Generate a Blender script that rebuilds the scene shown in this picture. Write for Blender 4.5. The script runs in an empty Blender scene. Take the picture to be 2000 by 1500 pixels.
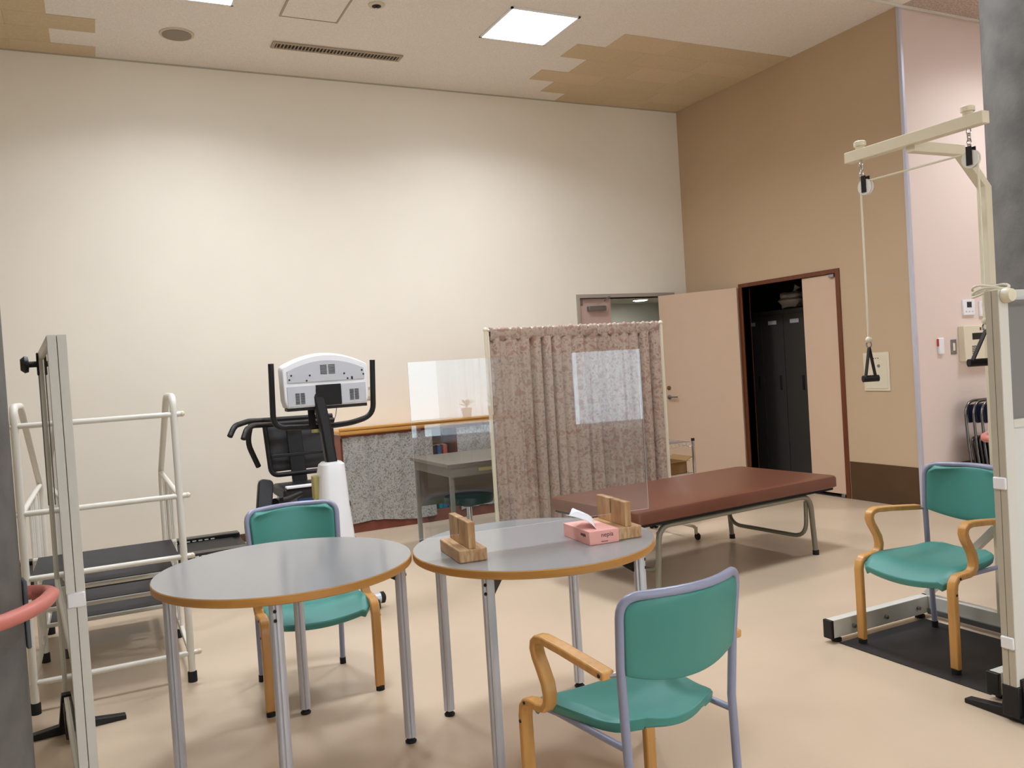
import bpy, bmesh, math, random
from mathutils import Vector, Matrix
random.seed(7)
S = bpy.context.scene
COL = S.collection
PI = math.pi

# ------------------------------------------------------------------ camera
cam_d = bpy.data.cameras.new('camera'); cam = bpy.data.objects.new('camera', cam_d); COL.objects.link(cam)
YAW, PITCH, ROLL, FPX = .4578, -.0242, -.0625, 1637.75
Fv = Vector((math.sin(YAW)*math.cos(PITCH), math.cos(YAW)*math.cos(PITCH), math.sin(PITCH)))
Rv = Vector((math.cos(YAW), -math.sin(YAW), 0)); Uv = Rv.cross(Fv)
R2 = Rv*math.cos(ROLL) + Uv*math.sin(ROLL); U2 = -Rv*math.sin(ROLL) + Uv*math.cos(ROLL)
M = Matrix.Identity(4)
for i in range(3):
    M[i][0] = R2[i]; M[i][1] = U2[i]; M[i][2] = -Fv[i]
M[0][3], M[1][3], M[2][3] = 0, 0, 1.4
cam.matrix_world = M
cam_d.sensor_fit = 'HORIZONTAL'; cam_d.sensor_width = 36; cam_d.lens = 36*FPX/2000
cam_d.clip_start = .02; cam_d.clip_end = 200
S.camera = cam

# ------------------------------------------------------------------ world, exposure
W = bpy.data.worlds.new('world'); S.world = W; W.use_nodes = True
WN = W.node_tree.nodes; WL = W.node_tree.links
bg = WN['Background']; bg.inputs['Strength'].default_value = 7.0
bg.inputs['Color'].default_value = (.80, .90, 1.0, 1)
S.view_settings.view_transform = 'Standard'; S.view_settings.look = 'None'
S.view_settings.gamma = 1; S.view_settings.use_curve_mapping = False
S.view_settings.exposure = 0.0
PANEL_STRENGTH = 9.0
PANEL_COLOR = (.94, 1.0, 1.10)
PANEL_WATT = 35.0
PANEL_SPREAD = math.radians(145)

# ------------------------------------------------------------------ materials
def lin(c):
    return tuple(((v/255)/12.92 if v/255 <= .04045 else ((v/255+.055)/1.055)**2.4) for v in c)
MATS = {}
def mat(name, rgb, rough=.6, metal=0, var=0, scale=8, bump=0, bscale=60, coat=0, spec=.5, rgb2=None, stretch=(1,1,1), detail=3):
    if name in MATS: return MATS[name]
    m = bpy.data.materials.new(name); m.use_nodes = True; N = m.node_tree.nodes; L = m.node_tree.links
    p = N['Principled BSDF']; c = lin(rgb)
    p.inputs['Base Color'].default_value = (*c, 1); p.inputs['Roughness'].default_value = rough
    p.inputs['Metallic'].default_value = metal; p.inputs['Specular IOR Level'].default_value = spec
    p.inputs['Coat Weight'].default_value = coat; p.inputs['Coat Roughness'].default_value = .12
    if var or rgb2 or bump:
        tc = N.new('ShaderNodeTexCoord'); mp = N.new('ShaderNodeMapping'); mp.inputs['Scale'].default_value = stretch
        L.new(tc.outputs['Object'], mp.inputs['Vector'])
    if var or rgb2:
        n = N.new('ShaderNodeTexNoise'); n.inputs['Scale'].default_value = scale; n.inputs['Detail'].default_value = detail
        L.new(mp.outputs[0], n.inputs['Vector'])
        r = N.new('ShaderNodeValToRGB'); r.color_ramp.elements[0].position = .32; r.color_ramp.elements[1].position = .68
        c2 = lin(rgb2) if rgb2 else tuple(min(1, v*(1+var)) for v in c)
        c1 = c if rgb2 else tuple(v*(1-var) for v in c)
        r.color_ramp.elements[0].color = (*c1, 1); r.color_ramp.elements[1].color = (*c2, 1)
        L.new(n.outputs['Fac'], r.inputs[0]); L.new(r.outputs[0], p.inputs['Base Color'])
    if bump:
        n2 = N.new('ShaderNodeTexNoise'); n2.inputs['Scale'].default_value = bscale; n2.inputs['Detail'].default_value = 4
        L.new(mp.outputs[0], n2.inputs['Vector'])
        b = N.new('ShaderNodeBump'); b.inputs['Strength'].default_value = bump; b.inputs['Distance'].default_value = .004
        L.new(n2.outputs['Fac'], b.inputs['Height']); L.new(b.outputs[0], p.inputs['Normal'])
    MATS[name] = m
    return m
def emit(name, rgb, strength):
    m = bpy.data.materials.new(name); m.use_nodes = True; N = m.node_tree.nodes
    N.remove(N['Principled BSDF']); e = N.new('ShaderNodeEmission'); e.inputs[0].default_value = (*rgb, 1); e.inputs[1].default_value = strength
    m.node_tree.links.new(e.outputs[0], N['Material Output'].inputs[0]); MATS[name] = m; return m
def clear(name, tint, base=.045, rough=.01):
    m = bpy.data.materials.new(name); m.use_nodes = True; N = m.node_tree.nodes; L = m.node_tree.links
    N.remove(N['Principled BSDF'])
    t = N.new('ShaderNodeBsdfTransparent'); t.inputs[0].default_value = (*tint, 1)
    g = N.new('ShaderNodeBsdfGlossy'); g.inputs['Roughness'].default_value = rough
    lw = N.new('ShaderNodeLayerWeight'); lw.inputs[0].default_value = .5
    pw = N.new('ShaderNodeMath'); pw.operation = 'POWER'; pw.inputs[1].default_value = 5
    ma = N.new('ShaderNodeMath'); ma.operation = 'MULTIPLY_ADD'; ma.inputs[1].default_value = .9; ma.inputs[2].default_value = base
    L.new(lw.outputs['Facing'], pw.inputs[0]); L.new(pw.outputs[0], ma.inputs[0])
    mx = N.new('ShaderNodeMixShader'); L.new(ma.outputs[0], mx.inputs[0]); L.new(t.outputs[0], mx.inputs[1]); L.new(g.outputs[0], mx.inputs[2])
    L.new(mx.outputs[0], N['Material Output'].inputs[0]); MATS[name] = m; return m
def cloth(name, cols, scale=14, trans=.0, rough=.85):
    """printed fabric: scrolling flower print from two distorted textures"""
    m = bpy.data.materials.new(name); m.use_nodes = True; N = m.node_tree.nodes; L = m.node_tree.links
    p = N['Principled BSDF']; p.inputs['Roughness'].default_value = rough; p.inputs['Specular IOR Level'].default_value = .2
    tc = N.new('ShaderNodeTexCoord')
    n1 = N.new('ShaderNodeTexNoise'); n1.inputs['Scale'].default_value = scale; n1.inputs['Detail'].default_value = 5; n1.inputs['Distortion'].default_value = 1.6
    L.new(tc.outputs['Object'], n1.inputs['Vector'])
    v = N.new('ShaderNodeTexVoronoi'); v.inputs['Scale'].default_value = scale*1.3; v.feature = 'SMOOTH_F1'
    L.new(tc.outputs['Object'], v.inputs['Vector'])
    a = N.new('ShaderNodeMath'); a.operation = 'MULTIPLY_ADD'; a.inputs[1].default_value = .45; L.new(v.outputs['Distance'], a.inputs[0]); L.new(n1.outputs['Fac'], a.inputs[2])
    r = N.new('ShaderNodeValToRGB'); e = r.color_ramp.elements
    pos = [.44, .56, .68, .82]
    e[0].position = pos[0]; e[0].color = (*lin(cols[0]), 1); e[1].position = pos[-1]; e[1].color = (*lin(cols[-1]), 1)
    for q, c in zip(pos[1:-1], cols[1:-1]):
        x = e.new(q); x.color = (*lin(c), 1)
    L.new(a.outputs[0], r.inputs[0]); L.new(r.outputs[0], p.inputs['Base Color'])
    if trans:
        tr = N.new('ShaderNodeBsdfTranslucent'); L.new(r.outputs[0], tr.inputs[0]); mx = N.new('ShaderNodeMixShader'); mx.inputs[0].default_value = trans
        L.new(p.outputs[0], mx.inputs[1]); L.new(tr.outputs[0], mx.inputs[2]); L.new(mx.outputs[0], N['Material Output'].inputs[0])
    MATS[name] = m; return m

m_floor = mat('vinyl_floor', (203,182,156), .30, var=.05, scale=1.3, spec=.45)
m_ceil = mat('ceiling_board', (246,239,230), .9, rgb2=(232,224,214), scale=90, detail=2)
m_ceil_tan = mat('ceiling_board_tan', (210,190,154), .9, var=.05, scale=60)
m_ceil_tan2 = mat('ceiling_board_tan_light', (215,193,160), .9, var=.05, scale=60)
m_ceil_b = mat('ceiling_fissured', (214,196,182), .9, rgb2=(166,146,132), scale=70)
m_wall = mat('wall_cream', (244,236,220), .75, var=.012, scale=2)
m_wall_tan = mat('wall_tan', (202,176,144), .75, var=.015, scale=2)
m_wall_pink = mat('wall_pink', (228,208,196), .75, var=.012, scale=2)
m_band = mat('band_brown', (84,58,34), .5, var=.06, scale=5)
m_redbase = mat('base_redbrown', (122,62,46), .5, var=.06)
m_strip = mat('strip_silver', (206,206,218), .3, metal=.3)
m_conc = mat('concrete', (94,92,88), .8, rgb2=(118,115,110), scale=6, bump=.5, bscale=40, detail=8)
m_dwood = mat('dark_wood', (108,56,28), .4, var=.12, scale=5, stretch=(8,8,.6))
m_doorp = mat('door_pink_beige', (217,188,160), .55, var=.01)
m_doorg = mat('door_mauve', (196,168,158), .5, var=.01)
m_steel_frame = mat('door_frame_grey', (170,160,148), .5)
m_black = mat('black_plastic', (22,22,24), .45, spec=.4)
m_blackm = mat('black_matte', (20,20,21), .8)
m_blackgl = mat('black_gloss', (14,14,15), .22)
m_rubber = mat('rubber', (16,16,16), .75)
m_mat = mat('rubber_mat', (26,25,25), .55, bump=.2, bscale=300)
m_tread = mat('tread_rubber', (48,47,49), .7, bump=.25, bscale=400)
m_white = mat('white_plastic', (238,238,240), .28, spec=.5)
m_grey_pl = mat('light_grey_plastic', (196,198,204), .4)
m_wpaint = mat('white_paint', (228,224,212), .32)
m_cream = mat('cream_paint', (226,216,190), .35)
m_offw = mat('offwhite_frame', (214,212,202), .4)
m_scr_end = mat('beige_trim_shaded_end', (186,178,160), .45)  # beige for trims; on the right screen's end it paints in shade
m_scr_pan = mat('grey_panel', (128,126,122), .8, var=.03, scale=300)
m_scr_low = mat('white_panel', (214,214,208), .6)
m_lilac = mat('lilac_tube', (142,146,170), .3, spec=.6)
m_green = mat('green_vinyl', (66,138,128), .42, var=.03, scale=5, bump=.08, bscale=500)
m_wood = mat('beech_wood', (206,152,84), .35, var=.10, scale=4, stretch=(10,10,1.2))
m_edge = mat('table_edge_wood', (192,136,66), .4, var=.12, scale=4, stretch=(1,1,8))
m_top = mat('grey_laminate', (148,149,149), .15, spec=.5)
m_alu = mat('silver_leg', (200,202,210), .3, metal=.35)
m_chrome = mat('chrome', (210,210,214), .12, metal=1)
m_steel = mat('steel', (150,150,152), .3, metal=.9)
m_brass = mat('brass', (150,128,88), .3, metal=.9)
m_block = mat('pine_block', (214,180,136), .6, rgb2=(170,124,78), scale=5, stretch=(14,1.5,4), detail=5)
m_block2 = mat('pine_board', (206,168,120), .6, rgb2=(164,118,72), scale=5, stretch=(14,4,1.5), detail=5)
m_tissue = mat('tissue_pink', (244,176,164), .5)
m_paper = mat('tissue_paper', (244,244,246), .9)
m_ink = mat('ink', (96,42,62), .6)
m_bed = mat('brown_vinyl', (106,62,44), .38, var=.05, scale=3, bump=.06, bscale=300)
m_bedleg = mat('greygreen_tube', (140,138,124), .35, metal=.3)
m_desk = mat('desk_grey', (118,116,106), .4)
m_desk_top = mat('desk_top', (110,106,96), .3)
m_stool = mat('black_leather', (24,24,26), .35)
m_ctop = mat('counter_wood', (206,150,74), .3, var=.12, scale=3, stretch=(.8,10,10))
m_book_teal = mat('book_teal', (30,120,130), .5)
m_book_blue = mat('book_blue', (36,92,140), .5)
m_book_dark = mat('book_dark', (36,36,44), .5)
m_shelf = mat('shelf_red', (140,72,52), .5, var=.08)
m_blue = mat('blue_plastic', (24,86,150), .4)
m_mesh = mat('grey_mesh', (66,66,68), .8)
m_carton = mat('cardboard', (150,116,72), .85, var=.04)
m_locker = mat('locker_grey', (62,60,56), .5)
m_bag = mat('bag_white', (190,186,178), .7)
m_pinkrail = mat('handrail_pink', (206,124,112), .4, var=.03)
m_bracket = mat('bracket_grey', (92,96,104), .6, var=.1)
m_rope = mat('rope_cream', (228,222,200), .8)
m_pulley = mat('nylon_white', (232,228,222), .35)
m_navy = mat('navy_vinyl', (28,34,60), .4)
m_fold = mat('dark_chrome', (112,108,104), .25, metal=.9)
m_lcd = mat('lcd', (40,42,50), .2)
m_orange = mat('orange_red', (190,70,50), .5)
m_pot = mat('terracotta', (168,92,70), .7)
m_leaf = mat('leaf', (62,104,56), .6)
m_print = mat('white_print', (220,220,214), .6)
m_yellow = mat('olive_label', (176,164,104), .6)
m_grille_dk = mat('grille_dark', (46,40,34), .8)
m_grille = mat('grille_beige', (176,160,138), .5)
m_spk = mat('speaker_mesh', (150,138,124), .8)
m_ring = mat('beige_ring', (212,198,176), .5)
m_acr_edge = mat('acrylic_edge', (226,232,236), .3)
m_acr = clear('clear_acrylic', (.93,.945,.96), .05)
m_pane = clear('window_glass', (.95,.97,.97), .04)
m_clear_panel = clear('clear_vinyl', (.90,.89,.86), .05)
m_curt = cloth('floral_curtain', [(142,124,110), (172,153,137), (186,168,152), (162,132,118)], 22)
m_curt2 = cloth('grey_floral_cloth', [(112,109,102), (148,145,138), (176,174,168), (134,129,120)], 34)
m_sheer = mat('sheer_white', (240,240,244), .9)
def make_sheer():
    m = m_sheer; N = m.node_tree.nodes; L = m.node_tree.links; p = N['Principled BSDF']
    tr = N.new('ShaderNodeBsdfTranslucent'); tr.inputs[0].default_value = (.9,.9,.92,1)
    a = N.new('ShaderNodeMixShader'); a.inputs[0].default_value = .6; L.new(p.outputs[0], a.inputs[1]); L.new(tr.outputs[0], a.inputs[2])
    t = N.new('ShaderNodeBsdfTransparent'); b = N.new('ShaderNodeMixShader'); b.inputs[0].default_value = .45
    L.new(a.outputs[0], b.inputs[1]); L.new(t.outputs[0], b.inputs[2]); L.new(b.outputs[0], N['Material Output'].inputs[0])
make_sheer()
m_panel = emit('light_panel', PANEL_COLOR, PANEL_STRENGTH)
m_lamp = emit('hall_lamp', (1,.95,.85), 14)

# ------------------------------------------------------------------ mesh helpers
class MB:
    def __init__(s): s.v = []; s.f = []; s.mi = []
    def add(s, vs, fs, mi=0):
        o = len(s.v); s.v += [tuple(v) for v in vs]; s.f += [tuple(i+o for i in f) for f in fs]; s.mi += [mi]*len(fs); return s
    def box(s, x0, x1, y0, y1, z0, z1, mi=0):
        vs = [(x0,y0,z0),(x1,y0,z0),(x1,y1,z0),(x0,y1,z0),(x0,y0,z1),(x1,y0,z1),(x1,y1,z1),(x0,y1,z1)]
        return s.add(vs, [(3,2,1,0),(4,5,6,7),(0,1,5,4),(1,2,6,5),(2,3,7,6),(3,0,4,7)], mi)
    def bar(s, a, b, w, h, up=(0,0,1), mi=0):
        """rectangular bar from a to b, w across, h along up"""
        a = Vector(a); b = Vector(b); d = (b-a).normalized(); u = Vector(up)
        sd = d.cross(u).normalized(); u = sd.cross(d).normalized()
        vs = []
        for p in (a, b):
            for i, j in ((-1,-1),(1,-1),(1,1),(-1,1)): vs.append(p + sd*(w/2*i) + u*(h/2*j))
        return s.add(vs, [(0,3,2,1)[::-1] if 0 else (3,2,1,0),(4,5,6,7),(0,1,5,4),(1,2,6,5),(2,3,7,6),(3,0,4,7)][:], mi)
    def tube(s, pts, r, n=10, cap=True, mi=0):
        P = [Vector(p) for p in pts]; rr = r if isinstance(r, (list, tuple)) else [r]*len(P)
        T = []
        for i in range(len(P)):
            a = P[max(i-1,0)]; b = P[min(i+1,len(P)-1)]; T.append((b-a).normalized())
        u = T[0].orthogonal().normalized(); vs = []
        for i, p in enumerate(P):
            u = (u - T[i]*u.dot(T[i])).normalized(); w = T[i].cross(u)
            for k in range(n):
                a = 2*PI*k/n; vs.append(p + (u*math.cos(a) + w*math.sin(a))*rr[i])
        fs = []
        for i in range(len(P)-1):
            for k in range(n):
                fs.append((i*n+k, i*n+(k+1)%n, (i+1)*n+(k+1)%n, (i+1)*n+k))
        if cap: fs.append(tuple(range(n))[::-1]); fs.append(tuple((len(P)-1)*n+k for k in range(n)))
        return s.add(vs, fs, mi)
    def ribbon(s, pts, w, t, side, mi=0):
        """rectangular section swept along pts; w along the fixed side vector, t across"""
        P = [Vector(p) for p in pts]; sd = Vector(side).normalized(); vs = []
        for i in range(len(P)):
            a = P[max(i-1,0)]; b = P[min(i+1,len(P)-1)]; T = (b-a).normalized(); nrm = T.cross(sd).normalized()
            for x, y in ((-1,-1),(1,-1),(1,1),(-1,1)): vs.append(P[i] + sd*(w/2*x) + nrm*(t/2*y))
        fs = [(3,2,1,0), tuple((len(P)-1)*4+k for k in range(4))]
        for i in range(len(P)-1):
            for k in range(4): fs.append((i*4+k, i*4+(k+1)%4, (i+1)*4+(k+1)%4, (i+1)*4+k))
        return s.add(vs, fs, mi)
    def lathe(s, prof, c=(0,0,0), n=20, axis='z', mi=0):
        vs = []; fs = []
        for r, z in prof:
            for k in range(n):
                a = 2*PI*k/n; q = (r*math.cos(a), r*math.sin(a), z)
                if axis == 'x': q = (q[2], q[0], q[1])
                if axis == 'y': q = (q[1], q[2], q[0])
                vs.append((c[0]+q[0], c[1]+q[1], c[2]+q[2]))
        for i in range(len(prof)-1):
            for k in range(n): fs.append((i*n+k, i*n+(k+1)%n, (i+1)*n+(k+1)%n, (i+1)*n+k))
        fs.append(tuple(range(n))[::-1]); fs.append(tuple((len(prof)-1)*n+k for k in range(n)))
        return s.add(vs, fs, mi)
    def ball(s, c, r, n=10, mi=0):
        return s.lathe([(r*math.sin(PI*i/6), -r*math.cos(PI*i/6)) if 0 < i < 6 else (r*.02, -r*math.cos(PI*i/6)) for i in range(7)], c, n, mi=mi)
    def prism(s, pts, d, mi=0):
        """polygon (3-d points, one plane) extruded by vector d"""
        n = len(pts); P = [Vector(p) for p in pts]; d = Vector(d)
        return s.add([*P, *[p+d for p in P]], [tuple(range(n))[::-1], tuple(range(n, 2*n))] + [(i, (i+1)%n, n+(i+1)%n, n+i) for i in range(n)], mi)
    def grid(s, fn, nu, nv, mi=0):
        vs = [fn(i/nu, j/nv) for j in range(nv+1) for i in range(nu+1)]
        return s.add(vs, [(j*(nu+1)+i, j*(nu+1)+i+1, (j+1)*(nu+1)+i+1, (j+1)*(nu+1)+i) for j in range(nv) for i in range(nu)], mi)
    def build(s, name, m, parent=None, smooth=True, bevel=0, solid=0, sub=0, label=None):
        me = bpy.data.meshes.new(name); me.from_pydata(s.v, [], s.f)
        for mm in (m if isinstance(m, (list, tuple)) else [m]): me.materials.append(mm)
        for p, i in zip(me.polygons, s.mi): p.material_index = i
        bm = bmesh.new(); bm.from_mesh(me); bmesh.ops.recalc_face_normals(bm, faces=bm.faces); bm.to_mesh(me); bm.free()
        if smooth:
            me.shade_smooth(); me.set_sharp_from_angle(angle=math.radians(38))
        o = bpy.data.objects.new(name, me); COL.objects.link(o)
        if parent: o.parent = parent
        if solid:
            q = o.modifiers.new('solid', 'SOLIDIFY'); q.thickness = solid; q.offset = 0
        if bevel:
            q = o.modifiers.new('bevel', 'BEVEL'); q.width = bevel; q.segments = 2; q.limit_method = 'ANGLE'; q.angle_limit = math.radians(40)
        if sub:
            q = o.modifiers.new('sub', 'SUBSURF'); q.levels = sub; q.render_levels = sub
        if label: o['label'] = label
        return o
def fillet(pts, r, n=5):
    P = [Vector(p) for p in pts]; out = [P[0]]
    for i in range(1, len(P)-1):
        a, b, c = P[i-1], P[i], P[i+1]; u = (a-b); v = (c-b); k = min(r, u.length*.49, v.length*.49)
        p0 = b+u.normalized()*k; p2 = b+v.normalized()*k
        for j in range(n+1):
            t = j/n; out.append(p0*(1-t)**2 + b*2*t*(1-t) + p2*t*t)
    out.append(P[-1]); return out
def rrect(x0, x1, y0, y1, r, n=5):
    out = []
    for cx, cy, a0 in ((x1-r,y1-r,0),(x0+r,y1-r,PI/2),(x0+r,y0+r,PI),(x1-r,y0+r,1.5*PI)):
        for j in range(n+1):
            a = a0+PI/2*j/n; out.append((cx+r*math.cos(a), cy+r*math.sin(a)))
    return out
def thing(name, label, cat, loc=(0,0,0), rotz=0, group=None):
    o = bpy.data.objects.new(name, None); COL.objects.link(o); o.empty_display_size = .1
    o.location = loc; o.rotation_euler = (0,0,rotz); o['label'] = label; o['category'] = cat
    if group: o['group'] = group
    return o
def tag(o, label, cat, group=None):
    o['label'] = label; o['category'] = cat
    if group: o['group'] = group
    return o
def struct(o, label=None):
    o['kind'] = 'structure'
    if label: o['label'] = label
    return o
def dup(root, loc, rotz, label):
    r = root.copy(); COL.objects.link(r); r.location = loc; r.rotation_euler = (0,0,rotz); r['label'] = label
    for ch in list(root.children):
        c = ch.copy(); COL.objects.link(c); c.parent = r
        for g in list(ch.children):
            d = g.copy(); COL.objects.link(d); d.parent = c
    return r
def text(s_, size, m, parent, mtx, name='lettering', depth=.0004):
    cu = bpy.data.curves.new(name, 'FONT'); cu.body = s_; cu.size = size; cu.extrude = depth; cu.align_x = 'CENTER'; cu.align_y = 'CENTER'; cu.resolution_u = 3
    t = bpy.data.objects.new('tmp', cu); COL.objects.link(t)
    me = bpy.data.meshes.new_from_object(t.evaluated_get(bpy.context.evaluated_depsgraph_get()))
    bpy.data.objects.remove(t); me.materials.clear(); me.materials.append(m)
    o = bpy.data.objects.new(name, me); COL.objects.link(o); o.parent = parent; o.matrix_local = mtx; return o

# ------------------------------------------------------------------ room shell
XR, YB, HC, YE = 5.987, 7.58, 4.092, 4.678       # side wall, rear wall, ceiling height, end of the side wall
XW, XE, YF = -3.6, 9.0, -4.0                      # outer limits of the hall
TH = .16
def shell(name, m, boxes, label=None):
    b = MB()
    for q in boxes: b.box(*q)
    return struct(b.build(name, m, smooth=False), label)
floor = shell('floor', m_floor, [(XW-TH, XE+TH, YF-TH, YB+2.6, -.12, 0)], 'glossy beige vinyl floor')
ceiling = shell('ceiling', m_ceil, [(XW-TH, XE+TH, YE, YB+TH, HC, HC+.1), (XW-TH, XE+TH, YF-TH, YE-.001, HC, HC+.1)], 'high ceiling of speckled boards')
# rear wall with the doorway 4.60..5.78 x 0..2.05
DX0, DX1, DZ = 4.585, 5.775, 2.04
shell('wall_rear', m_wall, [(XW, DX0, YB, YB+TH, 0, HC), (DX0, DX1, YB, YB+TH, DZ, HC), (DX1, XR+TH, YB, YB+TH, 0, HC)], 'large plain cream wall')
# side wall with the closet opening
CY0, CY1, CZ = 5.455, 6.675, 2.03
shell('wall_right', m_wall_tan, [(XR, XR+.09, YE, CY0, 0, HC), (XR, XR+.09, CY0, CY1, CZ, HC), (XR, XR+.09, CY1, YB, 0, HC)], 'tan side wall with the closet')
shell('wall_return', m_wall_pink, [(XR+.002, XE, YE-.002, YE+.15, 0, HC)], 'pale pink wall beside the metal corner strip')
shell('wall_east', m_wall_pink, [(XE, XE+TH, YF, YE+.15, 0, HC)])
shell('wall_left', m_wall, [(XW-TH, XW, YF, YB, 0, HC)])
# wall behind the camera with two wide windows
WIN = [(.55, 2.93, .55, 2.5), (3.9, 6.2, .55, 2.5)]
fb = []; xs = [XW] + [v for w in WIN for v in w[:2]] + [XE]
for i in range(0, len(xs), 2): fb.append((xs[i], xs[i+1], YF-TH, YF, 0, HC))
for x0, x1, z0, z1 in WIN: fb += [(x0, x1, YF-TH, YF, 0, z0), (x0, x1, YF-TH, YF, z1, HC)]
shell('wall_front', m_wall, fb)
for i, (x0, x1, z0, z1) in enumerate(WIN):
    b = MB()
    for a, c in ((x0, x0+.05), (x1-.05, x1), ((x0+x1)/2-.03, (x0+x1)/2+.03)): b.box(a, c, YF-.10, YF-.05, z0, z1)
    b.box(x0, x1, YF-.10, YF-.05, z0, z0+.05); b.box(x0, x1, YF-.10, YF-.05, z1-.05, z1)
    w = struct(b.build('window_%d' % (i+1), m_strip, smooth=False), 'wide aluminium window')
    for a, c in ((x0+.05, (x0+x1)/2-.03), ((x0+x1)/2+.03, x1-.05)):
        MB().box(a, c, YF-.078, YF-.072, z0+.05, z1-.05).build('pane', m_pane, w, smooth=False)
    b = MB().box(x0-.1, x1+.1, YF, YF+.14, z0-.05, z0-.01); b.build('sill', m_ctop, w, bevel=.005)
# baseboards and trims
def base(name, m, q, label): return struct(MB().box(*q).build(name, m, smooth=False, bevel=.002), label)
base('baseboard_right', m_band, (XR-.008, XR, YE-.008, CY0-.055, 0, .338), 'tall dark brown skirting band on the side wall')
base('baseboard_return', m_band, (XR-.008, XE, YE-.010, YE-.002, 0, .338), 'tall dark brown skirting band on the pink wall')
base('baseboard_rear', m_band, (XW, DX0-.06, YB-.01, YB, 0, .07), 'low brown skirting of the rear wall')
struct(MB().box(XR-.012, XR+.018, YE-.014, YE+.018, .0, HC).build('trim_1', m_strip, bevel=.003), 'silver metal corner strip of the wall')
struct(MB().box(4.9, XE, YE-.03, YE-.012, HC-.02, HC-.001).build('trim_2', m_wpaint), 'thin white track along the ceiling edge')
struct(MB().box(XR-.0012, XR, YE+.02, CY0-.06, 1.885, 1.889).build('trim_3', m_scr_end, smooth=False), 'fine horizontal seam on the side wall')
struct(MB().box(XR+.02, XE, YF, YE-.03, HC-.004, HC-.001).build('ceiling_strip', m_ceil_b, smooth=False), 'brown fissured ceiling beyond the track')
struct(MB().box(XW, XR, YB-.006, YB-.0005, HC-.012, HC-.0005).build('trim_4', m_scr_end, smooth=False), 'thin beige trim under the ceiling')  # slim beige strip along the top of the rear wall
# replaced ceiling boards
def boards(y0, y1, x0, x1, k):
    n = max(1, round((x1-x0)/.62)); w = (x1-x0)/n
    for i in range(n):
        MB().box(x0+i*w+.001, x0+(i+1)*w-.001, y0+.001, y1-.001, HC-.004, HC-.0005).build('ceiling_board', m_ceil_tan if (i+k) % 3 else m_ceil_tan2, ceiling, smooth=False)
for k, (y0, y1, x0) in enumerate(((5.85,6.16,4.14),(6.16,6.46,3.86),(6.46,6.80,4.14),(6.80,7.06,3.86),(7.06,7.35,4.14),(7.35,YB-.01,4.43))): boards(y0, y1, x0, XR-.003, k)
for k, (y0, y1, x1) in enumerate(((5.6,5.9,-.46),(5.9,6.2,-.155),(6.2,6.5,-.155),(6.5,6.80,-.155),(6.80,7.06,.16),(7.06,7.35,-.15),(7.35,YB-.01,.16))): boards(y0, y1, -2.2, x1, k)

# ------------------------------------------------------------------ ceiling fittings
def light_panel(x, y, label):
    t = thing('ceiling_light', label, 'ceiling light', (x, y, HC), 0, 'square ceiling light panels')
    h = .303; b = MB()
    for q in ((-h,h,-h,-h+.018),(-h,h,h-.018,h),(-h,-h+.018,-h,h),(h-.018,h,-h,h)): b.box(q[0],q[1],q[2],q[3],-.012,-.0005)
    b.build('light_frame', m_white, t, smooth=False)
    MB().box(-h+.018,h-.018,-h+.018,h-.018,-.008,-.001).build('diffuser', m_panel, t, smooth=False)
    ld = bpy.data.lights.new('lamp', 'AREA'); ld.shape = 'SQUARE'; ld.size = .56; ld.energy = PANEL_WATT; ld.spread = PANEL_SPREAD; ld.color = PANEL_COLOR
    lo = bpy.data.objects.new('lamp', ld); COL.objects.link(lo); lo.parent = t; lo.location = (0,0,-.014)
light_panel(3.287, 5.962, 'lit square ceiling panel wholly in view beside the tan boards')
light_panel(.746, 5.962, 'lit square ceiling panel cut off by the top of the picture')
for y in (3.42, -1.66):
    for x in (.746, 3.287, 7.1):
        light_panel(x, y, 'lit square ceiling panel out of the picture')
t = thing('ceiling_speaker', 'round grey speaker set in the ceiling', 'speaker', (.722, 6.908, HC))
MB().lathe([(.128,-.0005),(.126,-.008),(.108,-.010)], n=32).build('rim', m_ring, t)
MB().lathe([(.107,-.006),(.107,-.014),(.05,-.018)], n=32).build('grille', m_spk, t)
t = thing('air_vent', 'long slotted air vent in the ceiling', 'vent', (1.98, 6.893, HC))
MB().box(-.52,.52,-.045,.045,-.006,-.0005).build('backing', m_grille_dk, t, smooth=False)
b = MB()
for q in ((-.545,.545,-.065,-.045),(-.545,.545,.045,.065),(-.545,-.52,-.045,.045),(.52,.545,-.045,.045)): b.box(q[0],q[1],q[2],q[3],-.014,-.0005)
b.build('vent_frame', m_grille, t, smooth=False)
me = None
for i in range(36):
    x = -.505 + i*1.01/35
    if me is None:
        o = MB().box(-.004,.004,-.045,.045,-.013,-.003).build('slat', m_grille, t, smooth=False); me = o.data
    else:
        o = bpy.data.objects.new('slat', me); COL.objects.link(o); o.parent = t
    o.location.x = x
t = thing('ceiling_hatch', 'square access hatch with grey edge strips in the ceiling', 'hatch', (1.608, 6.125, HC))
MB().box(-.205,.205,-.205,.205,-.004,-.0005).build('hatch_board', m_ceil, t, smooth=False)
b = MB()
for q in ((-.22,-.206,-.22,.22),(.206,.22,-.22,.22)): b.box(q[0],q[1],q[2],q[3],-.007,-.0005)
for q in ((-.206,.206,-.22,-.215),(-.206,.206,.215,.22)): b.box(q[0],q[1],q[2],q[3],-.005,-.0005)
b.build('edge_strip', m_grille, t, smooth=False)
t = thing('smoke_detector', 'small round detector on the ceiling above the vent', 'detector', (2.015, 5.944, HC))
MB().lathe([(.062,-.0005),(.060,-.008),(.036,-.012)], n=28).build('rim', m_ring, t)
MB().lathe([(.034,-.010),(.034,-.014),(.012,-.016)], n=20).build('well', m_grille_dk, t)
MB().lathe([(.010,-.014),(.014,-.03),(.006,-.036)], n=14).build('head', m_chrome, t)

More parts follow.
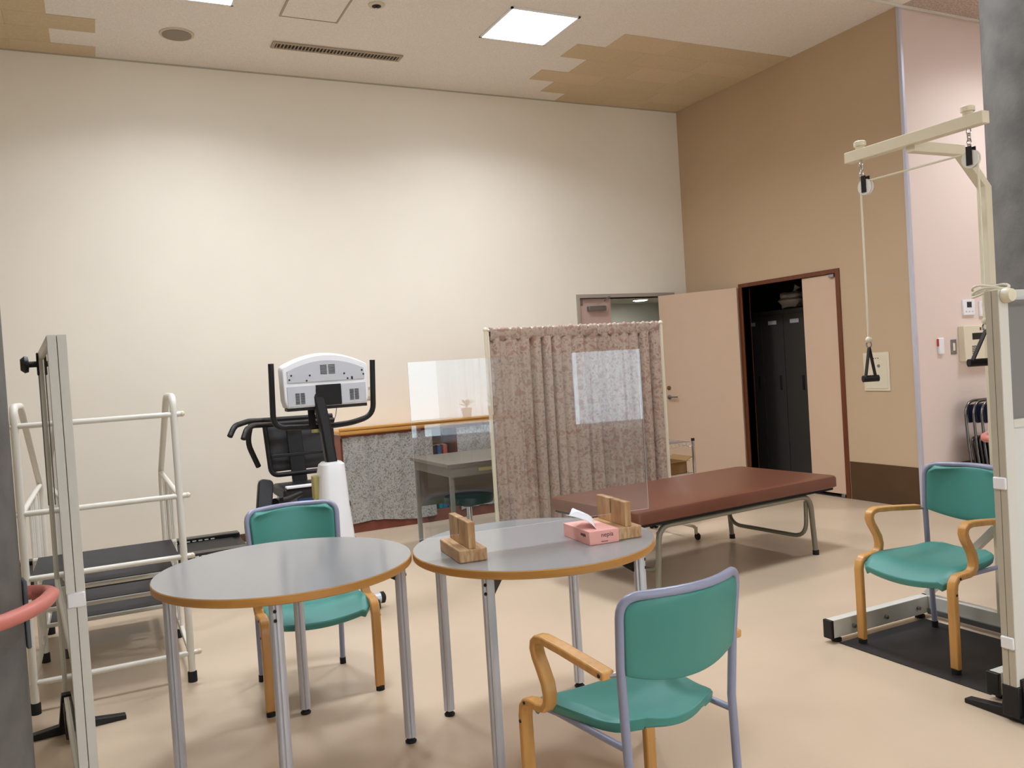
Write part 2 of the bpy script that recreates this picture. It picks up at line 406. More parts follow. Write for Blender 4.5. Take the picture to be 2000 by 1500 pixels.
# ------------------------------------------------------------------ concrete columns and their handrails
def column(cx, cy, label):
    b = MB(); b.lathe([(.30,0),(.30,HC)], (cx,cy,0), 56)
    return struct(b.build('column', m_conc), label)
column(-.525, 2.66, 'round concrete column cut by the picture edge beside the folded screen')
column(4.495, 2.643, 'round concrete column behind the pulley frame')
def ring_rail(cx, cy, a0, a1, ret, z, label):
    t = thing('handrail', label, 'handrail', (cx, cy, z))
    pts = []
    for i in range(25):
        a = math.radians(a0+(a1-a0)*i/24); pts.append((.37*math.cos(a), .37*math.sin(a), 0))
    a = math.radians(a1); e = math.radians(ret)
    k = math.radians(a1+(ret-a1)*.55)
    for q in ((.372, k*.5+a*.5), (.362, k), (.335, e*.75+k*.25), (.302, e)): pts.append((q[0]*math.cos(q[1]), q[0]*math.sin(q[1]), 0))
    MB().tube(pts, .020, 14).build('rail', m_pinkrail, t)
    c, s_ = math.cos(e), math.sin(e)
    b = MB(); b.bar((.306*c,.306*s_,-.15), (.306*c,.306*s_,.04), .07, .012, up=(c,s_,0))
    b.build('mounting_plate', m_bracket, t, bevel=.004)
    q = math.radians((a0+a1)/2); MB().tube([(.30*math.cos(q),.30*math.sin(q),-.05),(.36*math.cos(q),.36*math.sin(q),-.04),(.37*math.cos(q),.37*math.sin(q),-.01)], .008).build('bracket', m_steel, t)
ring_rail(-.525, 2.66, -170, -6, 12, .842, 'pink handrail curling round the concrete column beside the white steps')
ring_rail(4.495, 2.643, -20, 128, 146, .842, 'pink handrail end poking out beside the stacked folding chairs')

# ------------------------------------------------------------------ rear doorway
t = struct(bpy.data.objects.new('door_1', None), 'half open doorway in the cream wall'); COL.objects.link(t); t.location = (0, YB, 0)
b = MB(); b.box(DX0-.04,DX0,-.012,TH,0,DZ+.04); b.box(DX1,DX1+.04,-.012,TH,0,DZ+.04); b.box(DX0,DX1,-.012,TH,DZ,DZ+.04)
b.build('door_frame', m_steel_frame, t, smooth=False, bevel=.003)
lf = MB().box(DX0+.004, DX0+.405, .03, .07, .005, DZ-.004).build('door_leaf', m_doorg, t, smooth=False, bevel=.002)
b = MB(); b.box(DX0+.10,DX0+.32,-.02,.03,1.905,1.955); b.build('door_closer', m_steel, lf, bevel=.006)
b = MB(); b.bar((DX0+.20,-.02,1.965),(DX0+.27,-.06,2.0),.02,.006); b.bar((DX0+.27,-.06,2.0),(DX0+.36,-.03,2.055),.02,.006); b.build('closer_arm', m_steel, lf, smooth=False)
MB().box(DX0+.01,DX0+.05,.02,.03,1.97,2.02).build('hinge', m_steel, lf, smooth=False)
# hall beyond the doorway
shell('wall_hall', mat('hall_wall', (176,178,168), .7), [(3.2, 7.4, YB+2.4, YB+2.5, 0, 2.5), (3.1, 3.2, YB+TH, YB+2.5, 0, 2.5), (7.4, 7.5, YB+TH, YB+2.5, 0, 2.5)])
shell('ceiling_hall', mat('hall_ceiling', (190,188,178), .8), [(3.1, 7.5, YB+TH, YB+2.5, 2.15, 2.23)])
t = thing('hall_downlight', 'round glowing lamp seen through the doorway', 'ceiling light', (6.57, 9.30, 2.149))
MB().lathe([(.11,-.001),(.10,-.012)], n=24).build('rim', m_white, t)
MB().lathe([(.098,-.0125),(.07,-.02)], n=24).build('diffuser', m_lamp, t)
ld = bpy.data.lights.new('lamp', 'AREA'); ld.shape = 'DISK'; ld.size = .12; ld.energy = 7; ld.color = (1,.97,.9)
lo = bpy.data.objects.new('lamp', ld); COL.objects.link(lo); lo.parent = t; lo.location = (0,0,-.022)

# ------------------------------------------------------------------ closet in the side wall
t = struct(bpy.data.objects.new('door_2', None), 'closet doorway framed in dark wood'); COL.objects.link(t); t.location = (XR, 0, 0)
b = MB(); b.box(-.014,.10,CY0-.045,CY0,0,CZ+.04); b.box(-.014,.10,CY1,CY1+.045,0,CZ+.04); b.box(-.014,.10,CY0,CY1,CZ,CZ+.04)
b.build('door_frame', m_dwood, t, smooth=False, bevel=.003)
lf = MB().box(.004,.04,CY0+.003,CY0+.41,.03,CZ-.004).build('door_leaf', m_doorp, t, smooth=False, bevel=.002, label='narrow closed pink beige leaf')
b = MB(); b.box(-.02,.004,CY0+.01,CY0+.07,CZ-.035,CZ-.005); b.build('hinge', m_steel, lf, bevel=.003)
MB().box(-.02,.004,CY0+.01,CY0+.05,.005,.03).build('pivot', m_steel, lf, bevel=.003)
MB().box(-.005,.09,CY0,CY1,0,.012).build('floor_track', m_black, t, smooth=False)
HX, HY, EX, EY = 5.955, 6.715, 5.545, 7.50
ang = math.atan2(EY-HY, EX-HX); Ln = math.hypot(EY-HY, EX-HX)
t = struct(bpy.data.objects.new('door_3', None), 'wide pink beige closet leaf swung open with lever handle'); COL.objects.link(t); t.location = (HX, HY, 0); t.rotation_euler = (0,0,ang)
MB().box(0,Ln,-.018,.018,.03,2.035).build('door_leaf', m_doorp, t, smooth=False, bevel=.002)
# the face towards the room is local +y
sy = 1
h = MB(); h.lathe([(.024,0),(.024,.006),(.012,.008)], (Ln-.07, .018, .93), 18, 'y'); h.build('rose', m_steel, t)
h = MB(); h.tube(fillet([(Ln-.07,.02,.93),(Ln-.07,.055,.93),(Ln-.18,.055,.93)], .012), .008); h.build('handle', m_steel, t)
h = MB(); h.lathe([(.024,0),(.022,.010),(.008,.012)], (Ln-.07, .018, 1.03), 18, 'y'); h.build('lock', m_brass, t)
MB().box(Ln-.16,Ln-.08,.0181,.0195,.86,.885).build('name_plate', m_doorp, t, smooth=False)
# closet room and lockers
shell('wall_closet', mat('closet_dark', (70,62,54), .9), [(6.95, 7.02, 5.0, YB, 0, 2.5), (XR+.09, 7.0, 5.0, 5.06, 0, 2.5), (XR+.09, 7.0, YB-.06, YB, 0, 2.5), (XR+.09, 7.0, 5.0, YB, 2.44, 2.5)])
lk = []
for i, (yc, lab) in enumerate(((7.075,'grey steel locker in the closet beside the dark frame'),(6.76,'grey steel locker in the closet between two others'),(6.445,'grey steel locker in the closet next to the narrow leaf'))):
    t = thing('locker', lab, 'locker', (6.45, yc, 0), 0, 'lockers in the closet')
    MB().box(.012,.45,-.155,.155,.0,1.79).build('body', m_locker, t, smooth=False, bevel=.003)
    d = MB().box(0,.012,-.150,.150,.06,1.74).build('door', m_locker, t, smooth=False, bevel=.003)
    MB().box(-.012,0,-.10,-.075,.95,1.10).build('handle', m_blackm, d, bevel=.004)
    MB().box(-.001,0,-.06,.06,1.64,1.68).build('card_holder', m_grey_pl, d, smooth=False)
def blob(c, sx, sy_, sz, seed):
    rnd = random.Random(seed); bm = bmesh.new(); bmesh.ops.create_icosphere(bm, subdivisions=3, radius=1)
    ph = [rnd.uniform(0,6) for _ in range(6)]
    for v in bm.verts:
        p = v.co.copy(); k = 1+.12*math.sin(5*p.x+ph[0])*math.sin(6*p.y+ph[1])+.10*math.sin(9*p.z+ph[2])
        v.co = Vector((p.x*sx*k, p.y*sy_*k, max(p.z,-.75)*sz*k))
    b = MB(); b.add([v.co+Vector(c) for v in bm.verts], [[v.index for v in f.verts] for f in bm.faces]); bm.free(); return b
t = thing('plastic_bag', 'pale knotted bag lying on top of the lockers', 'bag', (6.62, 6.62, 1.79))
blob((0,0,.095), .13, .17, .10, 3).build('sack', m_bag, t)
b = MB(); b.tube([(0,-.02,.15),(0,-.04,.20),(.01,-.07,.24)], [.03,.014,.035], 8); b.build('knot', m_bag, t)

# ------------------------------------------------------------------ fittings on the side wall and pink wall
t = thing('utility_panel', 'small cream wall panel door behind the hanging strap', 'panel', (XR, 5.064, 1.136))
MB().box(-.010,-.0005,-.132,.132,-.165,.165).build('panel_frame', m_cream, t, bevel=.003)
d = MB().box(-.014,-.009,-.112,.112,-.145,.145).build('panel_door', m_cream, t, bevel=.002)
MB().lathe([(.014,0),(.012,-.006)], (-.014,-.03,.05), 14, 'x').build('latch', m_steel, d)
for k in range(3): MB().box(-.0146,-.014,.012-.022*k,.022-.022*k,.112,.120).build('lettering', m_ink, d, smooth=False)
t = thing('thermostat', 'white thermostat with dark screen on the pink wall', 'thermostat', (6.66, YE, 1.634))
MB().box(-.075,.075,-.018,-.0005,-.065,.065).build('case', m_white, t, bevel=.004)
MB().box(-.03,.03,-.0195,-.018,.0,.048).build('screen', m_lcd, t, smooth=False)
for k in range(3): MB().box(-.05+.04*k,-.03+.04*k,-.0195,-.018,-.04,-.03).build('button', m_grey_pl, t, smooth=False)
t = thing('wall_remote', 'second small pale control unit behind the ropes', 'control', (6.86, YE, 1.62))
MB().box(-.06,.06,-.018,-.0005,-.065,.065).build('case', m_white, t, bevel=.004)
MB().box(-.035,.035,-.0195,-.018,.01,.045).build('screen', m_grey_pl, t, smooth=False)
t = thing('intercom', 'white wall intercom with black strip above the folding chairs', 'intercom', (6.71, YE, 1.33))
MB().box(-.19,.19,-.06,-.0005,-.15,.15).build('case', m_cream, t, bevel=.006)
MB().box(-.09,.17,-.062,-.06,.03,.085).build('black_strip', m_black, t, smooth=False)
b = MB()
for k in range(5): b.box(-.10,-.045,-.0615,-.06,-.09+.015*k,-.083+.015*k)
b.build('speaker_grille', m_black, t, smooth=False)
MB().box(.10,.16,-.062,-.06,-.10,-.03).build('button', m_grey_pl, t, smooth=False)
for k in range(3): MB().box(.01+.035*k,.03+.035*k,-.061,-.06,.105,.13).build('lettering', m_ink, t, smooth=False)
t = thing('light_switch', 'grey light switch plate between card holder and intercom', 'switch', (6.451, YE, 1.309))
MB().box(-.036,.036,-.008,-.0005,-.062,.062).build('plate', m_steel, t, bevel=.003)
MB().box(-.014,.014,-.012,-.008,-.032,.032).build('rocker', m_cream, t, bevel=.002)
t = thing('card_holder', 'narrow white card holder with red edge on the pink wall', 'holder', (6.282, YE, 1.323))
MB().box(-.028,.034,-.022,-.0005,-.068,.068).build('case', m_white, t, bevel=.006)
MB().box(-.034,-.028,-.018,-.0005,.0,.06).build('red_edge', m_orange, t, smooth=False)
t = thing('wall_socket', 'small grey socket plate on the cream wall behind the exercise bike', 'socket', (2.256, YB, 1.208))
MB().box(-.036,.036,-.008,-.0005,-.06,.06).build('plate', m_scr_end, t, bevel=.003)
MB().box(-.016,.016,-.010,-.008,-.03,.03).build('outlet', m_cream, t, bevel=.002)

# ------------------------------------------------------------------ tables
def make_table(loc, a0, label):
    t = thing('round_table', label, 'table', (*loc,0), 0, 'round grey tables')
    r = .4585; T = .72
    top = MB().lathe([(r-.006,T-.030),(r,T-.026),(r,T-.003),(r-.002,T-.0008)], n=96).build('edge_band', m_edge, t)
    MB().lathe([(r-.0025,T-.02),(r-.0025,T)], n=96).build('tabletop', m_top, t)
    for k in range(4):
        a = math.radians(a0+90*k); c, s_ = math.cos(a), math.sin(a); p = (.412*c, .412*s_)
        b = MB(); n = 24; pr = []
        for j in range(n):
            q = 2*PI*j/n; rr = .0215 if (j % 6) not in (0,) else .0165
            pr.append((p[0]+rr*math.cos(q+a), p[1]+rr*math.sin(q+a), .022))
        b.prism(pr, (0,0,T-.031-.022)); lg = b.build('leg', m_alu, t)
        MB().lathe([(.009,.012),(.009,.024)], (p[0],p[1],0), 10).build('stud', m_chrome, lg)
        MB().lathe([(.020,0),(.022,.006),(.014,.014)], (p[0],p[1],0), 14).build('foot_pad', m_rubber, lg)
        b = MB(); u = Vector((c,s_,0)); w = Vector((-s_,c,0)); P = Vector((p[0],p[1],0))
        b.prism([P-u*.02-w*.012+Vector((0,0,T-.031)), P-u*.15-w*.012+Vector((0,0,T-.031)), P-u*.02-w*.012+Vector((0,0,T-.10))], w*.024)
        b.build('corner_bracket', m_black, lg, smooth=False)
        for zz in (T-.055, T-.085):
            b = MB().lathe([(.006,0),(.005,.003)], (0,0,0), 10, 'x')
            b.v = [tuple(P + u*(.0205+v[0]) + w*v[1] + Vector((0,0,zz+v[2]))) for v in b.v]
            b.build('bolt', m_black, lg)
    return t
make_table((1.4475, 2.8408), 40, 'round grey table holding the clear shield and tissue box')
make_table((.5712, 3.1269), 74, 'bare round grey table with nothing standing on it')

# ------------------------------------------------------------------ armchairs (local +y is forward)
def make_chair(label):
    t = thing('armchair', label, 'chair', (0,0,0), 0, 'green armchairs with wooden arms')
    prof = [(.217,.018),(.217,.20),(.218,.345),(.212,.375),(.195,.393),(.17,.398),(.125,.398),(.098,.404),(.083,.42),(.078,.445),(.086,.48),(.106,.515),(.125,.545),(.134,.57),(.130,.590),(.114,.602),(.09,.606),(.0,.600),(-.10,.590),(-.20,.580)]
    for s_ in (-1, 1):
        x = .237*s_
        b = MB().ribbon([(x,y,z) for y, z in prof], .040, .024, (1,0,0))
        a = b.build('arm_leg', m_wood, t, bevel=.005, label='bent wooden front leg and armrest in one piece')
        MB().lathe([(.019,0),(.019,.018)], (x,.217,0), 14).build('foot_pad', m_rubber, a)
        for y, z in ((.19,.394),(.218,.33),(-.185,.581)): MB().lathe([(.006,0),(.005,.002*s_)], (x+.020*s_, y, z), 10, 'x').build('screw', m_black, a)
    # steel tube: rear legs and the rounded back hoop
    pts = [(-.192,-.222,.014),(-.196,-.205,.42),(-.206,-.212,.60),(-.213,-.232,.785)]
    hoop = [Vector(p) for p in pts]; n = 12
    top = [(-.213+.426*i/n, -.232-.068*math.sin(PI*i/n), .785+.004*math.sin(PI*i/n)) for i in range(n+1)]
    path = pts[:-1] + top + [(.206,-.212,.60),(.196,-.205,.42),(.192,-.222,.014)]
    P = [Vector(p) for p in path]
    # round the two top corners
    out = P[:2]; L_ = P[2]; a, bq, c = P[2], P[3], P[5]
    def corner(a, b, c, k=.055):
        u = (a-b).normalized()*k; v = (c-b).normalized()*k
        return [(b+u)*(1-q)**2 + b*2*q*(1-q) + (b+v)*q*q for q in [j/6 for j in range(7)]]
    i1 = 3+n
    out = P[:3] + corner(P[2],P[3],P[5]) + P[5:i1-1] + corner(P[i1-2],P[i1],P[i1+1]) + P[i1+1:]
    hp = MB().tube(out, .0125, 12).build('back_frame', m_lilac, t)
    for s_ in (-1,1):
        MB().lathe([(.015,0),(.015,.03)], (.192*s_,-.222,0), 12).build('foot_cap', m_rubber, hp)
        MB().tube([(.197*s_,-.204,.378),(.20*s_,.10,.378),(.222*s_,.18,.385)], .010, 10).build('side_rail', m_lilac, t)
        MB().tube([(.204*s_,-.205,.578),(.237*s_,-.19,.578)], .008, 8).build('arm_bolt', m_steel, t)
    MB().tube([(-.2,.05,.375),(.2,.05,.375)], .010, 8).build('cross_rail', m_lilac, t)
    # seat shell: slightly dished, waterfall front
    def seat_pt(u, v, top=True):
        y = -.185+.41*v
        hw = .178+.044*min(1,v*1.5)
        if v < .16: hw -= .060*(1-math.sqrt(max(0,1-((.16-v)/.16)**2)))
        if v > .90: hw -= .025*(1-math.sqrt(max(0,1-((v-.90)/.10)**2)))
        x = (u*2-1)*hw
        rear = -.028*(1-(u*2-1)**2)*max(0,(.5-v)/.5)
        front = .016*(1-(u*2-1)**2)*max(0,(v-.6)/.4)
        z = .426 - .018*(1-(u*2-1)**2) - .055*max(0,(v-.74)/.26)**1.7 + .012*max(0,(.25-v)/.25)
        e = min(u,1-u)
        z -= .014*max(0,(.05-e)/.05)**2
        return (x, y+rear+front, z)
    b = MB().grid(lambda u,v: seat_pt(u,v), 18, 18)
    o = len(b.v); g = 19
    low = [(x*.97, y*.975, z-.028) for x,y,z in b.v]
    b.add(low, [tuple(reversed([k for k in f])) for f in b.f])
    ring = [i for i in range(g)] + [j*g+g-1 for j in range(1,g)] + [(g-1)*g+i for i in range(g-2,-1,-1)] + [j*g for j in range(g-2,0,-1)]
    b.add([], []); off = o
    for k in range(len(ring)):
        p, q = ring[k], ring[(k+1)%len(ring)]; b.f.append((p, q, q+off, p+off)); b.mi.append(0)
    b.build('seat', m_green, t, bevel=.006)
    # backrest pad inside the hoop
    def back_pt(u, v):
        s2 = u*2-1; zb = .575-.035*(1-s2*s2); zt = .776+.004*(1-s2*s2)
        z = zb+(zt-zb)*v; k = (z-.56)/.225
        hw = .192+.010*k
        cr = 0
        if v > .78: cr = .045*(1-math.sqrt(max(0,1-((v-.78)/.22)**2)))
        x = s2*(hw-cr*.9)
        y = -.208-.024*max(0,k) - .066*(1-s2*s2)*(.6+.4*max(0,k))
        return (x, y, z)
    b = MB().grid(back_pt, 18, 12); b.build('backrest', m_green, t, solid=.030, bevel=.006)
    return t
cA = make_chair('green armchair pushed under the bare table facing this way'); cA.location = (.787, 3.80, 0); cA.rotation_euler = (0,0,PI+.015)
dup(cA, (1.343, 2.058, 0), math.radians(6), 'green armchair with its back to us at the shield table')
dup(cA, (3.318, 2.543, .0045), PI/2, 'green armchair standing on the black mat of the pulley frame')

# ------------------------------------------------------------------ clear shield with its two wooden stands, tissue box
AR = math.atan2(-.1, .995)
t = thing('clear_shield', 'clear acrylic desk shield standing in two wooden blocks', 'shield', (1.141, 2.80, .72), AR)
b = MB(); b.box(-.160,.768,-.0015,.0015,.078,.707)
for i, f in enumerate(b.f):
    if i not in (2, 4): b.mi[i] = 1
b.build('sheet', [m_acr, m_acr_edge], t, smooth=False)
def stand(x, y, label):
    t = thing('wooden_stand', label, 'stand', (x, y, .72), AR, 'wooden stands of the clear shield')
    MB().box(-.052,.052,-.122,.122,0,.045).build('base_block', m_block, t, bevel=.004)
    b = MB()
    pr = [(-.0135,-.116,.045),(-.0135,.116,.045),(-.0135,.116,.138),(-.0135,.0035,.138),(-.0135,.0035,.078),(-.0135,-.0035,.078),(-.0135,-.0035,.138),(-.0135,-.116,.138)]
    b.prism(pr, (.027,0,0)); b.build('slotted_board', m_block2, t, bevel=.003, smooth=False)
stand(1.141, 2.80, 'wooden block stand holding the shield near the bare table')
stand(1.752, 2.7386, 'wooden block stand behind the pink tissue box')
t = thing('tissue_box', 'pink tissue box with a white tissue sticking out', 'tissue box', (1.634, 2.722, .72), AR+.02)
MB().box(-.061,.061,-.110,.110,0,.05).build('carton', m_tissue, t, bevel=.002)
text('nepia', .024, m_ink, t, Matrix.Translation((.012,-.1106,.033)) @ Matrix.Rotation(PI/2,4,'X'))
text('nepia', .020, m_ink, t, Matrix.Translation((-.0616,-.06,.034)) @ Matrix.Rotation(-PI/2,4,'Z') @ Matrix.Rotation(PI/2,4,'X'))
MB().box(-.014,.014,-.1106,-.110,.008,.0105).build('small_print', m_ink, t, smooth=False)
b = MB()
def tis(u, v):
    a = (u-.5)
    return (.004+a*.045*(1+v)-.045*v+.012*math.sin(v*5), -.03+a*.11*(1-.35*v)+.075*v, .0512+.040*math.sin(min(1,v*1.15)*PI*.5)+.018*v*v-.030*abs(a)*v+.008*math.sin(u*PI*3+v*2)*v)
b.grid(tis, 10, 8); b.build('tissue', m_paper, t, solid=.001)

# ------------------------------------------------------------------ white training steps
t = thing('training_steps', 'white tube training steps with black treads', 'steps', (-.0145, 4.22, 0))
HWS = .3225; HB = 1.345
for s_ in (-1, 1):
    x = HWS*s_
    sf = MB().tube(fillet([(x,0,.03),(x,0,HB),(x,.40,HB),(x,1.30,.88),(x,1.34,.80),(x,1.34,.03)], .07, 6), .0165, 12).build('side_frame', m_wpaint, t)
    for y in (0, .78, 1.34): MB().lathe([(.021,0),(.021,.045),(.018,.05)], (x,y,0), 14).build('foot_cap', m_rubber, sf)
    MB().tube([(x,.78,.03),(x,.78,.87)], .0165, 12).build('middle_post', m_wpaint, t)
    MB().tube([(x,0,.875),(x,1.32,.875)], .013, 10).build('hand_bar', m_wpaint, t)
    MB().bar((x,.0,.125),(x,1.34,.125),.018,.03).build('floor_bar', m_wpaint, t, smooth=False, bevel=.004)
    for y in (.50,.62,.94,1.08): MB().box(x-.006,x+.006,y-.014,y+.014,.13,.87).build('baluster', m_wpaint, t, smooth=False, bevel=.003)
def cross(y, z, r=.0125, ends=True):
    b = MB().tube([(-HWS-.03,y,z),(HWS+.03,y,z)], r, 10); o = b.build('cross_bar', m_wpaint, t)
    for s_ in (-1,1): MB().ball(((HWS+.036)*s_,y,z), .0135).build('end_cap', m_cream, o)
for z in (1.262, .878, .135): cross(-.0, z)
cross(0,.592)
for y0, y1, z in ((.012,.475,.60),(.44,.72,.452),(.70,.98,.303),(.97,1.27,.157)):
    tr = MB().box(-HWS+.02,HWS-.02,y0,y1,z-.012,z).build('tread', m_tread, t, smooth=False, bevel=.002)
    MB().tube([(-HWS,y1,z-.012),(HWS,y1,z-.012)], .011, 8).build('tread_bar', m_wpaint, t)
    if y0 > .1: MB().tube([(-HWS,y0,z-.016),(HWS,y0,z-.016)], .0125, 8).build('tread_bar', m_wpaint, t)

# ------------------------------------------------------------------ folding partition screens (local x is length)
def screen(name, label, loc, rotz, length, h, near_feet, parts, fw, mid, clips, m_end):
    t = thing(name, label, 'partition screen', loc, rotz, 'folded partition screens')
    for k, y in enumerate((-.0255, .0005)):
        y1 = y+.025
        lf = MB()
        for x0, x1 in ((0,fw),(length-fw,length)): lf.box(x0,x1,y,y1,.06,h)
        for z0, z1 in ((.10,.15),(h-.03,h),(mid,mid+.03)): lf.box(fw,length-fw,y,y1,z0,z1)
        o = lf.build('leaf_frame', m_offw, t, smooth=False, bevel=.002)
        MB().box(-.003,0,y+.001,y1-.001,.06,h).build('end_tone', m_end, o, smooth=False)  # thin sheet over the frame end; its colour can carry the end's shade
        MB().box(fw,length-fw,y+.009,y1-.009,mid+.03,h-.03).build('upper_panel', parts[0], o, smooth=False)
        MB().box(fw,length-fw,y+.009,y1-.009,.15,mid).build('lower_panel', parts[1], o, smooth=False)
    for z in clips:
        b = MB().box(-.010,.004,-.024,.024,z-.022,z+.022); b.build('hinge_clip', m_white, t, bevel=.004)
    for x in near_feet:
        b = MB()
        b.prism([(x-.02,-.20,0),(x-.02,.20,0),(x-.02,.20,.018),(x-.02,.05,.035),(x-.02,.034,.16),(x-.02,-.034,.16),(x-.02,-.05,.035),(x-.02,-.20,.018)], (.04,0,0))
        b.build('foot', m_black, t, bevel=.003, smooth=False)
        MB().box(*((-.006,.20) if x < length/2 else (length-.20,length+.006)),-.031,.031,.02,.135).build('foot_plate', m_black, t, bevel=.004)
    return t
d0, d1 = Vector((-.098, 2.75)), Vector((-.19, 3.97)); dv = d1-d0
sl = screen('partition_screen', 'folded partition screen seen end on beside the white steps', (d0.x, d0.y, 0), math.atan2(dv.y, dv.x), dv.length, 1.565, (.09, dv.length-.05), (m_clear_panel, m_clear_panel), .03, .60, (.795,), m_offw)
kb = MB(); kx = dv.length-.16
kb.lathe([(.012,.026),(.012,.06),(.03,.062),(.034,.075),(.022,.09)], (kx,0,1.515), 12, 'y'); kb.build('clamp_knob', m_black, sl)
MB().box(kx-.02,kx+.02,.026,.034,1.47,1.56).build('clamp', m_blackm, sl, bevel=.004)
MB().box(kx+.02,kx+.05,.0262,.030,.95,1.55).build('grey_strip', m_scr_pan, sl, smooth=False)
sr = screen('partition_screen', 'folded partition screen with grey panel in front of the pulley frame', (2.862, 1.916, 0), -.02, .92, 1.552, (.035, .86), (m_scr_pan, m_scr_low), .05, 1.06, (.865,.29), m_scr_end)  # darker beige end puts the shade of that side into the colour
kb = MB(); kb.lathe([(.026,0),(.028,-.012),(.022,-.03),(.010,-.034)], (.03,-.0265,1.532), 18, 'y'); kb.build('round_knob', m_cream, sr)
MB().tube([(.04,-.045,1.520),(.5,-.045,1.520)], .007, 8).build('panel_rod', m_alu, sr)

# ------------------------------------------------------------------ pulley frame with rope and handles
t = thing('shoulder_pulley', 'cream shoulder pulley frame standing on a metal base', 'pulley frame', (3.68, 2.475, 0))
def rail(a, b, name='base_rail'):
    return MB().bar(a, b, .045, .085).build(name, m_offw, t, smooth=False, bevel=.003)
for s_ in (1, -1):
    o = rail((-.68,.405*s_,.065),(.0,.405*s_,.065))
    b = MB().box(-.696,-.678,.405*s_-.026,.405*s_+.026,.02,.108); b.build('end_cap', m_black, o, bevel=.004)
    MB().lathe([(.024,0),(.024,.014),(.009,.018),(.009,.026)], (-.64,.405*s_,0), 14).build('levelling_foot', m_rubber, o)
    MB().lathe([(.024,0),(.024,.014),(.009,.018),(.009,.026)], (-.06,.405*s_,0), 14).build('levelling_foot', m_rubber, o)
    for x in (-.55,-.33,-.10): MB().lathe([(.010,0),(.010,-.012*s_),(.004,-.014*s_)], (x,.405*s_-.0225*s_,.06), 10, 'y').build('bolt', m_steel, o)
o = rail((0,-.43,.065),(0,.43,.065))
MB().box(-.035,-.024,-.38,.38,.02,.045).build('angle_strip', m_steel, o, smooth=False)
pts = [(0,0,.10),(0,0,2.07),(-.16,0,2.225),(-.48,0,2.225)]
MB().ribbon(pts, .045, .045, (0,1,0)).build('upright', m_cream, t, smooth=False, bevel=.003)
MB().bar((0,.40,.11),(0,.02,.50),.035,.035,up=(1,0,0)).build('brace', m_offw, t, smooth=False, bevel=.003)
MB().bar((0,-.40,.11),(0,-.02,.50),.035,.035,up=(1,0,0)).build('brace', m_offw, t, smooth=False, bevel=.003)
bm_ = MB().bar((-.48,-.345,2.255),(-.48,.335,2.255),.045,.05).build('top_bar', m_cream, t, smooth=False, bevel=.003)
PX = -.48
for y in (-.27, .262):
    MB().lathe([(.020,0),(.020,.014),(.027,.016),(.027,.034),(.022,.038)], (PX,y,2.28), 16).build('knob', m_cream, bm_)
    c = MB(); z = 2.228
    for k in range(4):
        cz = z-.012-.022*k; ring = []
        for j in range(13):
            a = 2*PI*j/12; q = (.009*math.cos(a), .016*math.sin(a)); ring.append((PX+(q[0] if k%2 else 0), y+(0 if k%2 else q[0]), cz+q[1]))
        c.tube(ring, .0028, 6, cap=False)
    c.build('chain', m_chrome, t)
    w = MB(); yy = y-.02 if y > 0 else y-.005
    w.lathe([(.008,-.010),(.036,-.010),(.036,-.005),(.026,0),(.036,.005),(.036,.010),(.008,.010)], (PX,yy,2.105), 22, 'x'); w.build('pulley_wheel', m_pulley, t)
    b = MB().box(PX-.015,PX-.011,yy-.012,yy+.012,2.08,2.155); b.box(PX+.011,PX+.015,yy-.012,yy+.012,2.08,2.155); b.build('wheel_cheek', m_blackm, t, smooth=False)
yl, yr = .242+.027, -.275-.028
rp = [(PX,yl,1.41),(PX,yl,2.10)] + [(PX, .242+.027*math.cos(a), 2.105+.027*math.sin(a)) for a in [PI*j/8 for j in range(1,6)]]
rp += [(PX, -.275+.027*math.cos(a), 2.105+.027*math.sin(a)) for a in [PI*j/8 for j in range(3,9)]] + [(PX,yr,2.10),(PX,yr,1.45)]
rope = MB().tube(rp, .0045, 8).build('rope', m_rope, t)
lp = MB()
for k in range(3): lp.tube([(PX+.01+.05*math.cos(a), yr-.02+.07*math.sin(a), 1.56+.012*k+.01*math.sin(2*a+k)) for a in [2*PI*j/20 for j in range(21)]], .005, 6, cap=False)
lp.build('rope_coil', m_rope, t)
def grip(y, z, name, wide):
    h = thing(name, *wide[:2], (3.68+PX, 2.475+y, z))
    MB().ball((0,0,.022), .015).build('knot', m_rope, h)
    r = MB(); r.tube([(0,.014*math.cos(a),.0+.014*math.sin(a)) for a in [2*PI*j/14 for j in range(15)]], .003, 6, cap=False); r.build('ring', m_steel, h)
    W_, H_, dr = wide[2], wide[3], wide[4]
    u = Vector(dr).normalized()
    s_ = MB(); n_ = Vector((0,0,1)).cross(u)
    s_.ribbon([Vector((0,0,-.012)), u*W_*.25+Vector((0,0,-.012-H_*.5)), u*W_*.5+Vector((0,0,-.012-H_))], .026, .004, n_)
    s_.ribbon([Vector((0,0,-.012)), -u*W_*.25+Vector((0,0,-.012-H_*.5)), -u*W_*.5+Vector((0,0,-.012-H_))], .026, .004, n_)
    s_.build('strap', m_black, h, smooth=False)
    g_ = MB(); g_.tube([u*(-W_*.5-.012)+Vector((0,0,-.012-H_)), u*(W_*.5+.012)+Vector((0,0,-.012-H_))], wide[5], 12); g_.build('grip_bar', m_black, h)
grip(yl, 1.385, 'strap_grip', ('black strap handle hanging in front of the small wall panel', 'handle', .048, .145, (.9,-.44,0), .016))
grip(yr, 1.43, 'strap_grip', ('black strap handle hanging in front of the intercom', 'handle', .13, .13, (.9,-.44,0), .016))
tag(MB().box(3.02,3.61,2.105,2.845,.0005,.0045).build('rubber_mat', m_mat, bevel=.001, smooth=False), 'thin black rubber mat lying inside the pulley frame base', 'mat')

